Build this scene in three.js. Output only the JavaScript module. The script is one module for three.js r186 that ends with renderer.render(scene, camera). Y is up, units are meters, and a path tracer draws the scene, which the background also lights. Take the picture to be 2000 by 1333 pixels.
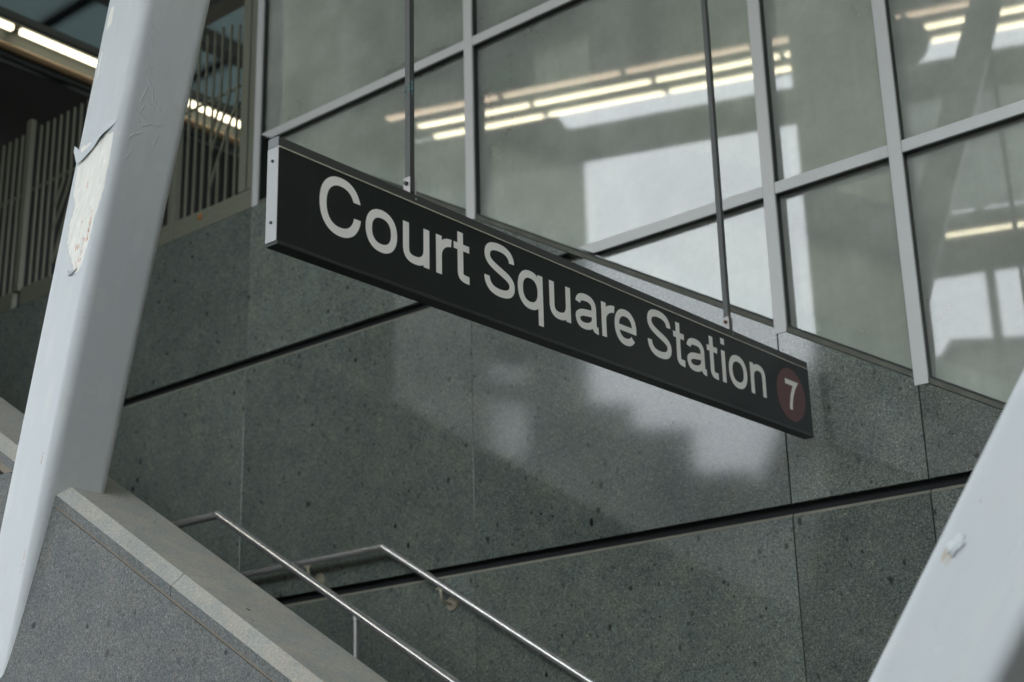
import * as THREE from 'three';
import { mergeGeometries } from 'three/addons/utils/BufferGeometryUtils.js';
import { RoundedBoxGeometry } from 'three/addons/geometries/RoundedBoxGeometry.js';
import { RectAreaLightUniformsLib } from 'three/addons/lights/RectAreaLightUniformsLib.js';

// ------------------------------------------------------------------ camera, sky, sun, exposure
const scene = new THREE.Scene();
const camera = new THREE.PerspectiveCamera(25.1146, 1024 / 682, 0.1, 900);   // eye at the origin, street 1.6 m below
camera.position.set(0, 0, 0);
camera.up.set(0.2242683, 0.94747237, 0.22803472);
camera.lookAt(-0.60840774, 0.31891746, -0.72672668);
camera.focus = 5.3;
camera.userData.fStop = 2.6;
const renderer = new THREE.WebGLRenderer({ antialias: true });
renderer.setSize(1024, 682);
renderer.toneMapping = THREE.LinearToneMapping;
renderer.toneMappingExposure = 4.75;
renderer.shadowMap.enabled = true;
RectAreaLightUniformsLib.init();

const sunDir = new THREE.Vector3(0.25, 1.0, 0.3).normalize();
function overcastSky() {
  const w = 512, h = 256, d = new Float32Array(w * h * 4);
  for (let j = 0; j < h; j++) for (let i = 0; i < w; i++) {
    const el = ((j + 0.5) / h - 0.5) * Math.PI, az = (i + 0.5) / w * 2 * Math.PI;
    const s = Math.sin(el), cl = 0.06 * Math.sin(3 * az + 4 * el) + 0.04 * Math.sin(7 * az - 9 * el + 1.3);
    let v = el > 0 ? 1.12 * (1 + 0.35 * s + cl) : 0.2;
    const o = (j * w + i) * 4;
    d[o] = v * 0.93; d[o + 1] = v * 0.995; d[o + 2] = v * 1.05; d[o + 3] = 1;
  }
  const t = new THREE.DataTexture(d, w, h, THREE.RGBAFormat, THREE.FloatType);
  t.mapping = THREE.EquirectangularReflectionMapping;
  t.magFilter = t.minFilter = THREE.LinearFilter;
  t.wrapS = THREE.RepeatWrapping;
  t.needsUpdate = true;
  return t;
}
scene.background = overcastSky();
scene.environment = scene.background;
const sun = new THREE.DirectionalLight(0xfff6ea, 0.6);
sun.position.copy(sunDir).multiplyScalar(60);
sun.castShadow = true;
sun.shadow.radius = 24;
sun.shadow.mapSize.set(2048, 2048);
Object.assign(sun.shadow.camera, { left: -40, right: 40, top: 40, bottom: -40, near: 1, far: 160 });
scene.add(sun);

// ------------------------------------------------------------------ helpers
let seed = 7;
const rnd = () => { seed = (seed * 1664525 + 1013904223) >>> 0; return seed / 4294967296; };
const V = (x, y, z) => new THREE.Vector3(x, y, z);
const lin = (r, g, b) => new THREE.Color().setRGB(r, g, b);
const counts = {};
function numbered(name) {
  const n = counts[name] = (counts[name] ?? -1) + 1;
  return n ? name + '_' + String(n).padStart(3, '0') : name;
}
function shadows(m) { m.castShadow = true; m.receiveShadow = true; return m; }
function thing(name, label, category, group) {
  const o = new THREE.Group(); o.name = numbered(name); o.userData = { label, category };
  if (group) o.userData.group = group;
  scene.add(o); return o;
}
function structure(name, geo, mat, label) {
  const m = shadows(new THREE.Mesh(geo, mat)); m.name = name; m.userData = { kind: 'structure', label };
  scene.add(m); return m;
}
function part(parent, name, geo, mat, label) {
  const m = shadows(new THREE.Mesh(geo, mat)); m.name = name; if (label) m.userData.label = label;
  parent.add(m); return m;
}
function own(name, geo, mat, label, category, group) {
  const m = shadows(new THREE.Mesh(geo, mat)); m.name = numbered(name); m.userData = { label, category };
  if (group) m.userData.group = group;
  scene.add(m); return m;
}
function box(x0, x1, y0, y1, z0, z1) {
  const g = new THREE.BoxGeometry(x1 - x0, y1 - y0, z1 - z0); g.translate((x0 + x1) / 2, (y0 + y1) / 2, (z0 + z1) / 2); return g;
}
function rbox(x0, x1, y0, y1, z0, z1, r = 0.002) {
  const g = new RoundedBoxGeometry(x1 - x0, y1 - y0, z1 - z0, 2, r); g.translate((x0 + x1) / 2, (y0 + y1) / 2, (z0 + z1) / 2); return g;
}
// a straight bar of rectangular section between two points; up hints the section's height direction
function bar(a, b, w, h, up = V(0, 1, 0)) {
  const d = b.clone().sub(a), L = d.length(); d.normalize();
  const s = new THREE.Vector3().crossVectors(up, d).normalize(), u = new THREE.Vector3().crossVectors(d, s);
  const g = new THREE.BoxGeometry(w, h, L);
  g.applyMatrix4(new THREE.Matrix4().makeBasis(s, u, d)); g.translate((a.x + b.x) / 2, (a.y + b.y) / 2, (a.z + b.z) / 2); return g;
}
function tube(pts, r, seg = 40, rad = 16) {
  const path = new THREE.CurvePath();
  if (pts.length === 2) path.add(new THREE.LineCurve3(pts[0], pts[1])); else return new THREE.TubeGeometry(new THREE.CatmullRomCurve3(pts, false, 'catmullrom', 0.4), seg, r, rad);
  return new THREE.TubeGeometry(path, 1, r, rad);
}
function clipPoly(poly, a, b, c) {            // keep a*x + b*y <= c
  const out = [];
  for (let i = 0; i < poly.length; i++) {
    const p = poly[i], q = poly[(i + 1) % poly.length], dp = a * p[0] + b * p[1] - c, dq = a * q[0] + b * q[1] - c;
    if (dp <= 0) out.push(p);
    if ((dp < 0 && dq > 0) || (dp > 0 && dq < 0)) { const t = dp / (dp - dq); out.push([p[0] + (q[0] - p[0]) * t, p[1] + (q[1] - p[1]) * t]); }
  }
  return out;
}
function slab(poly, zFront, depth, bevel = 0.001) {        // polygon in x, y extruded backwards from zFront
  const s = new THREE.Shape(poly.map((p) => new THREE.Vector2(p[0], p[1])));
  const g = new THREE.ExtrudeGeometry(s, { depth: depth - bevel, bevelEnabled: bevel > 0, bevelThickness: bevel, bevelSize: bevel, bevelOffset: -bevel, bevelSegments: 1 });
  g.translate(0, 0, zFront - depth); return g;
}
// profile of [z, y] points swept along x and sheared by the stair slope; faces flat
const SLOPE = -0.6;
function slopePrism(profile, x0, x1, base = (x) => SLOPE * x) {
  const pos = [], uv = [], n = profile.length;
  const P = (i, x) => [x, profile[i][1] + base(x), profile[i][0]];
  let run = 0;
  for (let i = 0; i < n; i++) {
    const j = (i + 1) % n, w = Math.hypot(profile[j][0] - profile[i][0], profile[j][1] - profile[i][1]);
    const a = P(i, x0), b = P(j, x0), c = P(j, x1), d = P(i, x1);
    pos.push(...a, ...b, ...c, ...a, ...c, ...d);
    const k = Math.hypot(1, SLOPE), ua = x0 * k, ub = x1 * k;
    uv.push(ua, run, ua, run + w, ub, run + w, ua, run, ub, run + w, ub, run);
    run += w;
  }
  for (const [x, flip] of [[x0, true], [x1, false]]) {
    const tri = THREE.ShapeUtils.triangulateShape(profile.map((p) => new THREE.Vector2(p[0], p[1])), []);
    for (const t of tri) { const ids = flip ? t : [t[0], t[2], t[1]]; for (const i of ids) { pos.push(...P(i, x)); uv.push(profile[i][0], profile[i][1]); } }
  }
  const g = new THREE.BufferGeometry();
  g.setAttribute('position', new THREE.Float32BufferAttribute(pos, 3)); g.setAttribute('uv', new THREE.Float32BufferAttribute(uv, 2));
  g.computeVertexNormals(); return g;
}
const merged = (list) => mergeGeometries(list.map((g) => { const h = g.index ? g.toNonIndexed() : g; for (const k of Object.keys(h.attributes)) if (!['position', 'normal', 'uv'].includes(k)) h.deleteAttribute(k); return h; }));

// ------------------------------------------------------------------ procedural textures
function noiseField(n, cells, rng) {           // tileable value noise, n x n
  const g = new Float32Array(cells * cells); for (let i = 0; i < g.length; i++) g[i] = rng();
  const out = new Float32Array(n * n);
  for (let y = 0; y < n; y++) {
    const fy = y / n * cells, y0 = Math.floor(fy), ty = fy - y0, sy = ty * ty * (3 - 2 * ty), r0 = (y0 % cells) * cells, r1 = ((y0 + 1) % cells) * cells;
    for (let x = 0; x < n; x++) {
      const fx = x / n * cells, x0 = Math.floor(fx), tx = fx - x0, sx = tx * tx * (3 - 2 * tx), a = x0 % cells, b = (x0 + 1) % cells;
      out[y * n + x] = (g[r0 + a] * (1 - sx) + g[r0 + b] * sx) * (1 - sy) + (g[r1 + a] * (1 - sx) + g[r1 + b] * sx) * sy;
    }
  }
  return out;
}
function dataTex(n, fill, srgb, repeat) {
  const d = new Uint8Array(n * n * 4);
  for (let i = 0; i < n * n; i++) { const c = fill(i); d[i * 4] = c[0]; d[i * 4 + 1] = c[1]; d[i * 4 + 2] = c[2]; d[i * 4 + 3] = 255; }
  const t = new THREE.DataTexture(d, n, n); t.magFilter = THREE.LinearFilter; t.minFilter = THREE.LinearMipmapLinearFilter; t.generateMipmaps = true;
  t.wrapS = t.wrapT = THREE.RepeatWrapping; if (repeat) t.repeat.set(repeat, repeat);
  if (srgb) t.colorSpace = THREE.SRGBColorSpace; t.needsUpdate = true; return t;
}
const cl8 = (v) => Math.max(0, Math.min(255, v * 255 | 0));
// speckled granite, 2.2 m tile: grey, dark and pale grains of 2 to 6 mm, a few dark inclusions, faint cloudy tone
function graniteMaps(base, contrast, tint, inclusions = 420) {
  const n = 2048, R = rnd, f1 = noiseField(n, 1024, R), f2 = noiseField(n, 520, R), f3 = noiseField(n, 300, R), f4 = noiseField(n, 14, R), f5 = noiseField(n, 40, R);
  const spots = new Float32Array(n * n);
  for (let k = 0; k < inclusions; k++) {
    const cx = R() * n, cy = R() * n, rx = 2 + R() * R() * 9, ry = rx * (0.7 + R() * 1.1), a = 0.15 + R() * R() * 0.6, q = Math.ceil(Math.max(rx, ry) * 1.4);
    for (let y = -q; y <= q; y++) for (let x = -q; x <= q; x++) {
      const e = Math.hypot(x / rx, y / ry); if (e > 1.3) continue;
      const id = ((cy + y + n | 0) % n) * n + ((cx + x + n | 0) % n); spots[id] = Math.max(spots[id], a * Math.min(1, (1.3 - e) * 2));
    }
  }
  const val = (i) => {
    const s = (f1[i] - 0.5) * 1.35 + (f2[i] - 0.5) * 1.0 + (f3[i] - 0.5) * 0.35;
    let v = 1 + contrast * s + (f4[i] - 0.5) * 0.08 + (f5[i] - 0.5) * 0.06;
    if (s > 0.85) v += contrast * 0.6;
    return Math.max(0.12, v * (1 - spots[i]));
  };
  const map = dataTex(n, (i) => { const v = val(i) * base, h = (f3[i] - 0.5) * 0.1 + (f5[i] - 0.5) * 0.08; return [cl8(v * tint[0] * (1 + h * 0.5)), cl8(v * tint[1]), cl8(v * tint[2] * (1 - h * 0.5))]; }, true, 1 / 2.2);
  const rough = dataTex(1024, (i) => { const y = (i / 1024 | 0) * 2, x = (i % 1024) * 2, k = y * n + x; const v = 0.5 + (f4[k] - 0.5) * 0.35 + (f5[k] - 0.5) * 0.25 + (f2[k] - 0.5) * 0.25; const c = cl8(v); return [c, c, c]; }, false, 1 / 2.2);
  return { map, rough };
}
function cloudTex(n, lo, hi, cells, repeat, tint = [1, 1, 1]) {
  const a = noiseField(n, cells, rnd), b = noiseField(n, cells * 3, rnd), c = noiseField(n, cells * 9, rnd), d = noiseField(n, Math.min(n / 2, cells * 40), rnd);
  return dataTex(n, (i) => { const v = lo + (hi - lo) * (a[i] * 0.45 + b[i] * 0.27 + c[i] * 0.16 + d[i] * 0.12); return [cl8(v * tint[0]), cl8(v * tint[1]), cl8(v * tint[2])]; }, true, repeat);
}
const std = (o) => new THREE.MeshStandardMaterial(o);
const phys = (o) => new THREE.MeshPhysicalMaterial(o);

const gPol = graniteMaps(0.4, 0.43, [0.955, 1.025, 0.965], 800);
const gFlame = graniteMaps(0.39, 0.34, [0.98, 1.01, 1.0]);
const gCop = graniteMaps(0.665, 0.13, [1.0, 0.995, 0.955], 40);
// dusty glass: streaks and wiped patches; green channel of clear = 1 - dust
const dust = (() => {
  const n = 1024, a = noiseField(n, 5, rnd), b = noiseField(n, 17, rnd), c = noiseField(n, 70, rnd), d = noiseField(n, 400, rnd);
  const streak = new Float32Array(n); for (let i = 0; i < n; i++) streak[i] = rnd();
  const sm = (x) => (streak[x] + streak[(x + 1) % n] + streak[(x + 2) % n] + streak[(x + 3) % n] + streak[(x + 5) % n]) / 5;
  const f = (i) => { const x = i % n, s = Math.pow(a[i], 1.3) * 0.4 + b[i] * 0.25 + c[i] * 0.12 + d[i] * 0.1 + sm(x) * 0.18 * b[i]; return s; };
  const map = dataTex(n, (i) => { const v = 0.88 + f(i) * 0.07; return [cl8(v * 0.98), cl8(v * 1.005), cl8(v * 0.96)]; }, true, 1 / 2.3);
  const clear = dataTex(n, (i) => { const v = 0.755 - f(i) * 0.16; const k = cl8(v); return [k, k, k]; }, false, 1 / 2.3);
  return { map, clear };
})();
const M = {
  granite: [1, 0.86, 1.12, 0.94, 1.06].map((k) => phys({ map: gPol.map, color: lin(k, k, k), roughness: 0.065, ior: 1.6 })),
  flamed: std({ map: gFlame.map, roughness: 0.75, bumpMap: gFlame.rough, bumpScale: 0.0015 }),
  coping: std({ map: gCop.map, roughness: 0.55 }),
  lip: std({ map: cloudTex(256, 0.44, 0.56, 30, 1, [1, 1.0, 0.9]), roughness: 0.8 }),
  mortar: std({ color: lin(0.22, 0.19, 0.15), roughness: 0.95 }),
  recess: std({ color: lin(0.012, 0.014, 0.015), roughness: 0.9 }),
  alu: std({ color: lin(0.47, 0.48, 0.475), roughness: 0.42, metalness: 0.25 }),
  gasket: std({ color: lin(0.012, 0.018, 0.016), roughness: 0.55 }),
  channel: std({ map: cloudTex(256, 0.26, 0.4, 12, 1, [1, 1.02, 0.9]), roughness: 0.6 }),
  glass: phys({ map: dust.map, transmission: 1, transmissionMap: dust.clear, thickness: 0, roughness: 0.024, ior: 1.72 }),
  inner: std({ map: cloudTex(512, 0.7, 0.86, 6, 1 / 3, [0.985, 1.0, 0.925]), roughness: 0.8 }),
  curb: std({ color: lin(0.3, 0.36, 0.33), roughness: 0.7 }),
  darkSteel: std({ color: lin(0.03, 0.04, 0.038), roughness: 0.5 }),
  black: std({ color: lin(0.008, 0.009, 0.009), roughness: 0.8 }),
  fence: std({ map: cloudTex(256, 0.34, 0.46, 10, 1 / 0.5, [0.97, 1.0, 0.85]), roughness: 0.5 }),
  steelRail: std({ color: lin(0.74, 0.74, 0.73), roughness: 0.27, metalness: 0.8 }),
  brass: std({ color: lin(0.5, 0.46, 0.36), roughness: 0.4, metalness: 0.6 }),
  postSteel: std({ color: lin(0.34, 0.34, 0.33), roughness: 0.5, metalness: 0.85 }),
  concrete: std({ map: cloudTex(512, 0.42, 0.56, 8, 1 / 4, [1, 1, 0.95]), roughness: 0.85 }),
  deck: std({ map: cloudTex(512, 0.3, 0.42, 8, 1 / 5, [0.97, 1.02, 0.97]), roughness: 0.85 }),
  skylight: phys({ color: lin(0.34, 0.4, 0.4), transmission: 0.3, thickness: 0, roughness: 0.9 }),
  panel: std({ map: cloudTex(256, 0.42, 0.5, 6, 1 / 2, [0.9, 1.02, 1.0]), roughness: 0.6 }),
  greySteel: std({ map: cloudTex(256, 0.36, 0.44, 6, 1 / 2, [0.96, 1.0, 0.95]), roughness: 0.55 }),
  asphalt: std({ map: cloudTex(512, 0.24, 0.32, 20, 1 / 6), roughness: 0.9 }),
  stair: std({ map: cloudTex(256, 0.4, 0.52, 12, 1 / 2), roughness: 0.85 }),
  tube: std({ color: lin(0.8, 0.78, 0.7), emissive: lin(1, 0.9, 0.62), emissiveIntensity: 2.3, roughness: 0.5 }),
  tubeNear: std({ color: lin(0.8, 0.78, 0.7), emissive: lin(1, 0.89, 0.62), emissiveIntensity: 0.75, roughness: 0.5 }),
  tubeDim: std({ color: lin(0.8, 0.75, 0.65), emissive: lin(1, 0.78, 0.55), emissiveIntensity: 0.75, roughness: 0.5 }),
  facade: std({ map: cloudTex(256, 0.42, 0.52, 10, 1 / 8, [1, 0.98, 0.95]), roughness: 0.85 }),
  facadeDark: std({ map: cloudTex(256, 0.36, 0.46, 10, 1 / 8, [1, 1, 1.02]), roughness: 0.8 }),
  window: phys({ color: lin(0.03, 0.035, 0.04), roughness: 0.1 }),
};

// ------------------------------------------------------------------ ground and street
structure('ground', (() => { const g = new THREE.PlaneGeometry(600, 600); g.rotateX(-Math.PI / 2); g.translate(0, -1.6, 0); return g; })(), M.asphalt, 'grey street paving below the stair');

// ------------------------------------------------------------------ granite wall and glazed wall, front plane z = ZW
const ZW = -5.974, LEVEL = 4.06;
const sTop = (x) => 3.4 - 0.5936 * (x + 5.241);              // sloping top edge of the granite
const VJ = [-14.7, -12.8, -10.95, -9.08, -7.2, -5.292, -3.39, -2.725, -0.9, 0.9];
{
  const w = thing('granite_wall', 'tall polished dark granite wall with two deep black joints, top edge falling to the right', 'wall');
  const rows = [[-1.6, 1.409, true], [1.470, 2.958, true], [3.022, LEVEL, false]];
  for (let i = 0; i + 1 < VJ.length; i++) for (const [y0, y1, lip] of rows) {
    const gap = (x) => (x < -5 ? 0.0013 : 0.003), x0 = VJ[i] + gap(VJ[i]), x1 = VJ[i + 1] - gap(VJ[i + 1]);
    let p = [[x0, y0], [x1, y0], [x1, y1], [x0, y1]];
    p = clipPoly(p, 0.5936, 1, 3.4 - 0.5936 * 5.241);
    if (p.length < 3) continue;
    if (Math.max(...p.map((q) => q[1])) - y0 < 0.02) continue;
    const g = slab(p, ZW, 0.03);
    const list = [g]; let lipGeo = null;
    const xEnd = Math.min(x1, -5.241 + (3.4 - y1 - 0.02) / 0.5936);
    if (lip && xEnd > x0 + 0.05) {          // bevelled top edge under the joint
      const e = slopePrism([[ZW - 0.029, y1 + 0.0002], [ZW - 0.0005, y1 + 0.0002], [ZW - 0.014, y1 + 0.015], [ZW - 0.029, y1 + 0.015]], x0 + 0.001, xEnd - 0.001, () => 0);
      lipGeo = e;
    }
    const g2 = list.length > 1 ? merged(list) : list[0];
    const uv = g2.attributes.uv, du = rnd() * 2.2, dv = rnd() * 2.2;
    for (let k = 0; k < uv.count; k++) uv.setXY(k, uv.getX(k) + du, uv.getY(k) + dv);
    part(w, 'granite_panel', g2, M.granite[rnd() * 5 | 0]);
    if (lipGeo) part(w, 'joint_lip', lipGeo, M.lip);
  }
  let core = clipPoly([[-14.7, -1.6], [0.9, -1.6], [0.9, LEVEL - 0.01], [-14.7, LEVEL - 0.01]], 0.5936, 1, 3.4 - 0.5936 * 5.241 - 0.012);
  part(w, 'wall_core', slab(core, ZW - 0.045, 0.22, 0), M.recess);
}
const MX = [-7.16, -5.281, -3.37, -2.708, -0.85, 0.95];
const TY = [3.0, 4.537, 6.09];
const TOPY = 9.2;
{
  const w = thing('glazed_wall', 'wall of large glass panes in pale aluminium framing above the granite', 'glass wall');
  const bottom = (x) => Math.min(LEVEL, sTop(x));
  const cap = [], gas = [];
  MX.forEach((x, i) => {
    const y0 = bottom(x + 0.03) + 0.002, hw = i === 0 ? 0.029 : 0.0325;
    part(w, 'mullion', rbox(x - hw, x + hw, y0, TOPY, ZW - 0.010, ZW + 0.004, 0.0015), M.alu);
    part(w, 'mullion_gasket', box(x - hw + 0.003, x + hw - 0.003, y0 + 0.004, TOPY - 0.01, ZW - 0.16, ZW - 0.010), M.gasket);
  });
  for (let i = 0; i + 1 < MX.length; i++) {
    const x0 = MX[i] + 0.0335, x1 = MX[i + 1] - 0.0335;
    for (const y of TY) {
      // where the sloping base cuts through the transom, start the transom there
      let p = [[x0, y - 0.0295], [x1, y - 0.0295], [x1, y + 0.0295], [x0, y + 0.0295]];
      p = clipPoly(p, -0.5936, -1, -(3.4 - 0.5936 * 5.241 + 0.05));
      if (p.length < 3) continue;
      part(w, 'transom', slab(p, ZW + 0.002, 0.012, 0.0015), M.alu);
      let q = [[x0, y - 0.0265], [x1, y - 0.0265], [x1, y + 0.0265], [x0, y + 0.0265]];
      q = clipPoly(q, -0.5936, -1, -(3.4 - 0.5936 * 5.241 + 0.05));
      if (q.length > 2) part(w, 'transom_gasket', slab(q, ZW - 0.011, 0.14, 0), M.gasket);
    }
    const ys = [-3, ...TY, TOPY];
    for (let k = 0; k + 1 < ys.length; k++) {
      let p = [[x0 - 0.02, ys[k] + 0.02], [x1 + 0.02, ys[k] + 0.02], [x1 + 0.02, ys[k + 1] - 0.02], [x0 - 0.02, ys[k + 1] - 0.02]];
      p = clipPoly(p, -0.5936, -1, -(3.4 - 0.5936 * 5.241 + 0.012));
      if (p.length < 3) continue;
      const s = new THREE.ShapeGeometry(new THREE.Shape(p.map((q) => new THREE.Vector2(...q)))); s.translate(0, 0, ZW - 0.05);
      part(w, 'glass_pane', s, M.glass);
    }
    // base channel along the granite edge
    const ch = [[ZW - 0.03, 0.004], [ZW - 0.002, 0.004], [ZW - 0.002, 0.028], [ZW - 0.03, 0.034]];
    const xs = Math.max(x0, -6.353);
    part(w, 'base_channel', slopePrism(ch, xs, x1, sTop), M.channel);
    part(w, 'base_gasket', slopePrism([[ZW - 0.048, 0.02], [ZW - 0.012, 0.02], [ZW - 0.012, 0.042], [ZW - 0.048, 0.042]], xs, x1, sTop), M.gasket);
    if (i === 0) part(w, 'base_channel', box(x0, -6.355, LEVEL + 0.004, LEVEL + 0.03, ZW - 0.03, ZW - 0.002), M.channel);
  }
}
// room behind the glass
{
  structure('interior_wall', box(-7.08, 3.2, -1.6, 9.2, -7.5, -7.35), M.inner, 'pale grey-green wall of the room behind the glass');
  structure('interior_panel', box(-7.07, -5.9, 5.05, 9.2, -7.345, -7.3), std({ map: cloudTex(256, 0.34, 0.46, 6, 1 / 2, [0.75, 1.05, 0.95]), roughness: 0.7 }), 'dark green-grey wall lining behind the upper left pane');
  structure('interior_curb', slopePrism([[ZW - 0.30, -0.1], [ZW - 0.10, -0.1], [ZW - 0.10, 0.145], [ZW - 0.30, 0.145]], -6.34, 0.9, sTop), M.curb, 'low sloping curb just behind the foot of the glass');
  const col = thing('interior_column', 'grey concrete column seen dimly inside, behind the pane right of the first tall frame', 'column', 'columns inside the glazed room');
  part(col, 'shaft', rbox(-5.02, -4.72, -1.6, 9.2, -7.1, -6.8, 0.02), M.concrete);
  const col2 = thing('interior_column', 'grey concrete column seen dimly inside, behind the narrow panes at right', 'column', 'columns inside the glazed room');
  part(col2, 'shaft', rbox(-3.02, -2.6, -1.6, 9.2, -7.1, -6.8, 0.02), M.concrete);
  own('interior_beam', merged([box(-7.0, 3.0, 5.35, 5.62, -7.3, -6.95), box(-7.0, 3.0, 5.62, 5.66, -7.3, -6.85)]), M.concrete, 'concrete beam running along inside the glazed room', 'beam');
  own('interior_stringer', slopePrism([[-7.3, 0.75], [-7.12, 0.75], [-7.12, 1.02], [-7.3, 1.02]], -7.0, 2.0, sTop), M.greySteel, 'sloping stair side seen dimly through the glass', 'stair side');
  structure('interior_side_wall', box(-7.13, -7.083, 4.07, 9.2, -7.5, -6.16), M.inner);
  structure('interior_roof', box(-7.13, 3.2, 9.21, 9.35, -7.5, -5.99), M.inner);
}

// ------------------------------------------------------------------ parapet of the stair: polished coping on a granite wall
const pTop = (x) => 0.942 + SLOPE * (x + 4.12);
{
  const w = thing('stair_parapet', 'sloping granite parapet with a smooth chamfered coping at lower left', 'parapet');
  const cj = [-9.9, -7.98, -5.99, -4.0635, -2.1, -0.3];
  for (let i = 0; i + 1 < cj.length; i++)
    { part(w, 'coping_stone', slopePrism([[-3.45, -0.09], [-3.45, -0.004], [-3.446, 0], [-3.14, 0], [-3.0905, -0.0455], [-3.12, -0.0455], [-3.12, -0.083]].reverse(), cj[i] + 0.002, cj[i + 1] - 0.002, pTop), M.coping);
      part(w, 'coping_edge', slopePrism([[-3.119, -0.0465], [-3.09, -0.0465], [-3.09, -0.083], [-3.119, -0.083]].reverse(), cj[i] + 0.002, cj[i + 1] - 0.002, pTop), M.flamed, 'rough speckled edge of the coping'); }
  part(w, 'mortar_joint', slopePrism([[-3.43, -0.12], [-3.43, -0.004], [-3.145, -0.004], [-3.097, -0.048], [-3.097, -0.12]].reverse(), -9.9, -0.3, pTop), M.mortar);
  const rows = [[-1.6, 1.424], [1.470, 2.972], [3.022, 4.4]];
  const pv = [-9.9, -7.9, -5.6, -3.05, -1.4, -0.3];
  for (const [y0, y1] of rows) for (let i = 0; i + 1 < pv.length; i++) {
    let p = [[pv[i] + 0.002, y0], [pv[i + 1] - 0.002, y0], [pv[i + 1] - 0.002, y1], [pv[i] + 0.002, y1]];
    p = clipPoly(p, -SLOPE, 1, 0.942 - 0.094 + SLOPE * 4.12 * 1);
    if (p.length < 3) continue;
    part(w, 'granite_panel', slab(p, -3.09, 0.03), M.flamed);
  }
  let core = clipPoly([[-9.9, -1.6], [-0.3, -1.6], [-0.3, 4.3], [-9.9, 4.3]], -SLOPE, 1, 0.942 - 0.1 + SLOPE * 4.12);
  part(w, 'wall_core', slab(core, -3.125, 0.30, 0), M.recess);
}
// ------------------------------------------------------------------ stair between parapet and wall
{
  const g = [];
  for (let k = 0; k < 14; k++) { const x1 = -2.05 - k * 0.277; g.push(box(x1 - 0.29, x1, -1.6, -1.6 + (k + 1) * 0.166, -5.97, -3.43)); }
  g.push(box(-7.6, -5.93, -1.6, 0.725, -5.97, -3.43));
  for (let k = 0; k < 8; k++) { const x1 = -7.6 - k * 0.277; g.push(box(x1 - 0.28, x1 - 0.001, -1.6, 0.725 + (k + 1) * 0.166, -5.97, -3.43)); }
  structure('stairway', merged(g), M.stair, 'concrete steps rising to the left between parapet and granite wall');
}
// ------------------------------------------------------------------ handrails
{
  const R = 0.0205, s = -0.608, rail = M.steelRail;
  const a = thing('handrail', 'round stainless steel handrail fixed to the dark granite wall with small brackets', 'handrail');
  const B = V(-5.882, 1.618, -5.884), L1 = V(-7.3, 1.618, -5.884), E1 = V(-2.4, 1.618 + s * 3.482, -5.884);
  part(a, 'rail', merged([tube([L1, B], R), tube([B, E1], R), new THREE.SphereGeometry(R, 20, 14).translate(B.x, B.y, B.z)]), rail);
  const bracket = (x, y) => {
    part(a, 'bracket_plate', new THREE.CylinderGeometry(0.036, 0.04, 0.012, 28).rotateX(Math.PI / 2).translate(x, y, ZW + 0.007), M.brass);
    part(a, 'bracket_arm', merged([tube([V(x, y, ZW + 0.012), V(x, y, ZW + 0.045), V(x - 0.004, y + 0.012, ZW + 0.078), V(x - 0.004, y + 0.05, -5.884), V(x - 0.004, y + 0.072, -5.884)], 0.0085, 24, 10), box(x - 0.03, x + 0.022, y + 0.067, y + 0.075, -5.896, -5.872)]), M.brass);
  };
  bracket(-6.48, 1.525); bracket(-5.452, 1.268); bracket(-3.9, 0.32);
  const b = thing('handrail', 'round stainless steel handrail on upright posts, the nearer one, beside the parapet coping', 'handrail');
  const C = V(-5.912, 1.637, -4.762), L2 = V(-7.2, 1.637, -4.762), E2 = V(-2.4, 1.637 + s * 3.512, -4.762);
  part(b, 'rail', merged([tube([L2, C], R), tube([C, E2], R), new THREE.SphereGeometry(R, 20, 14).translate(C.x, C.y, C.z)]), rail);
  for (const x of [-6.7, -4.93, -3.2]) {
    const y = x < C.x ? C.y : C.y + s * (x - C.x), f = x < C.x ? 0.725 : Math.max(-1.6, y - 0.95);
    part(b, 'post', merged([tube([V(x, f, -4.762), V(x, y - 0.01, -4.762)], 0.0165), new THREE.CylinderGeometry(0.022, 0.022, 0.02, 18).translate(x, y - 0.028, -4.762)]), M.postSteel);
  }
}
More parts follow.
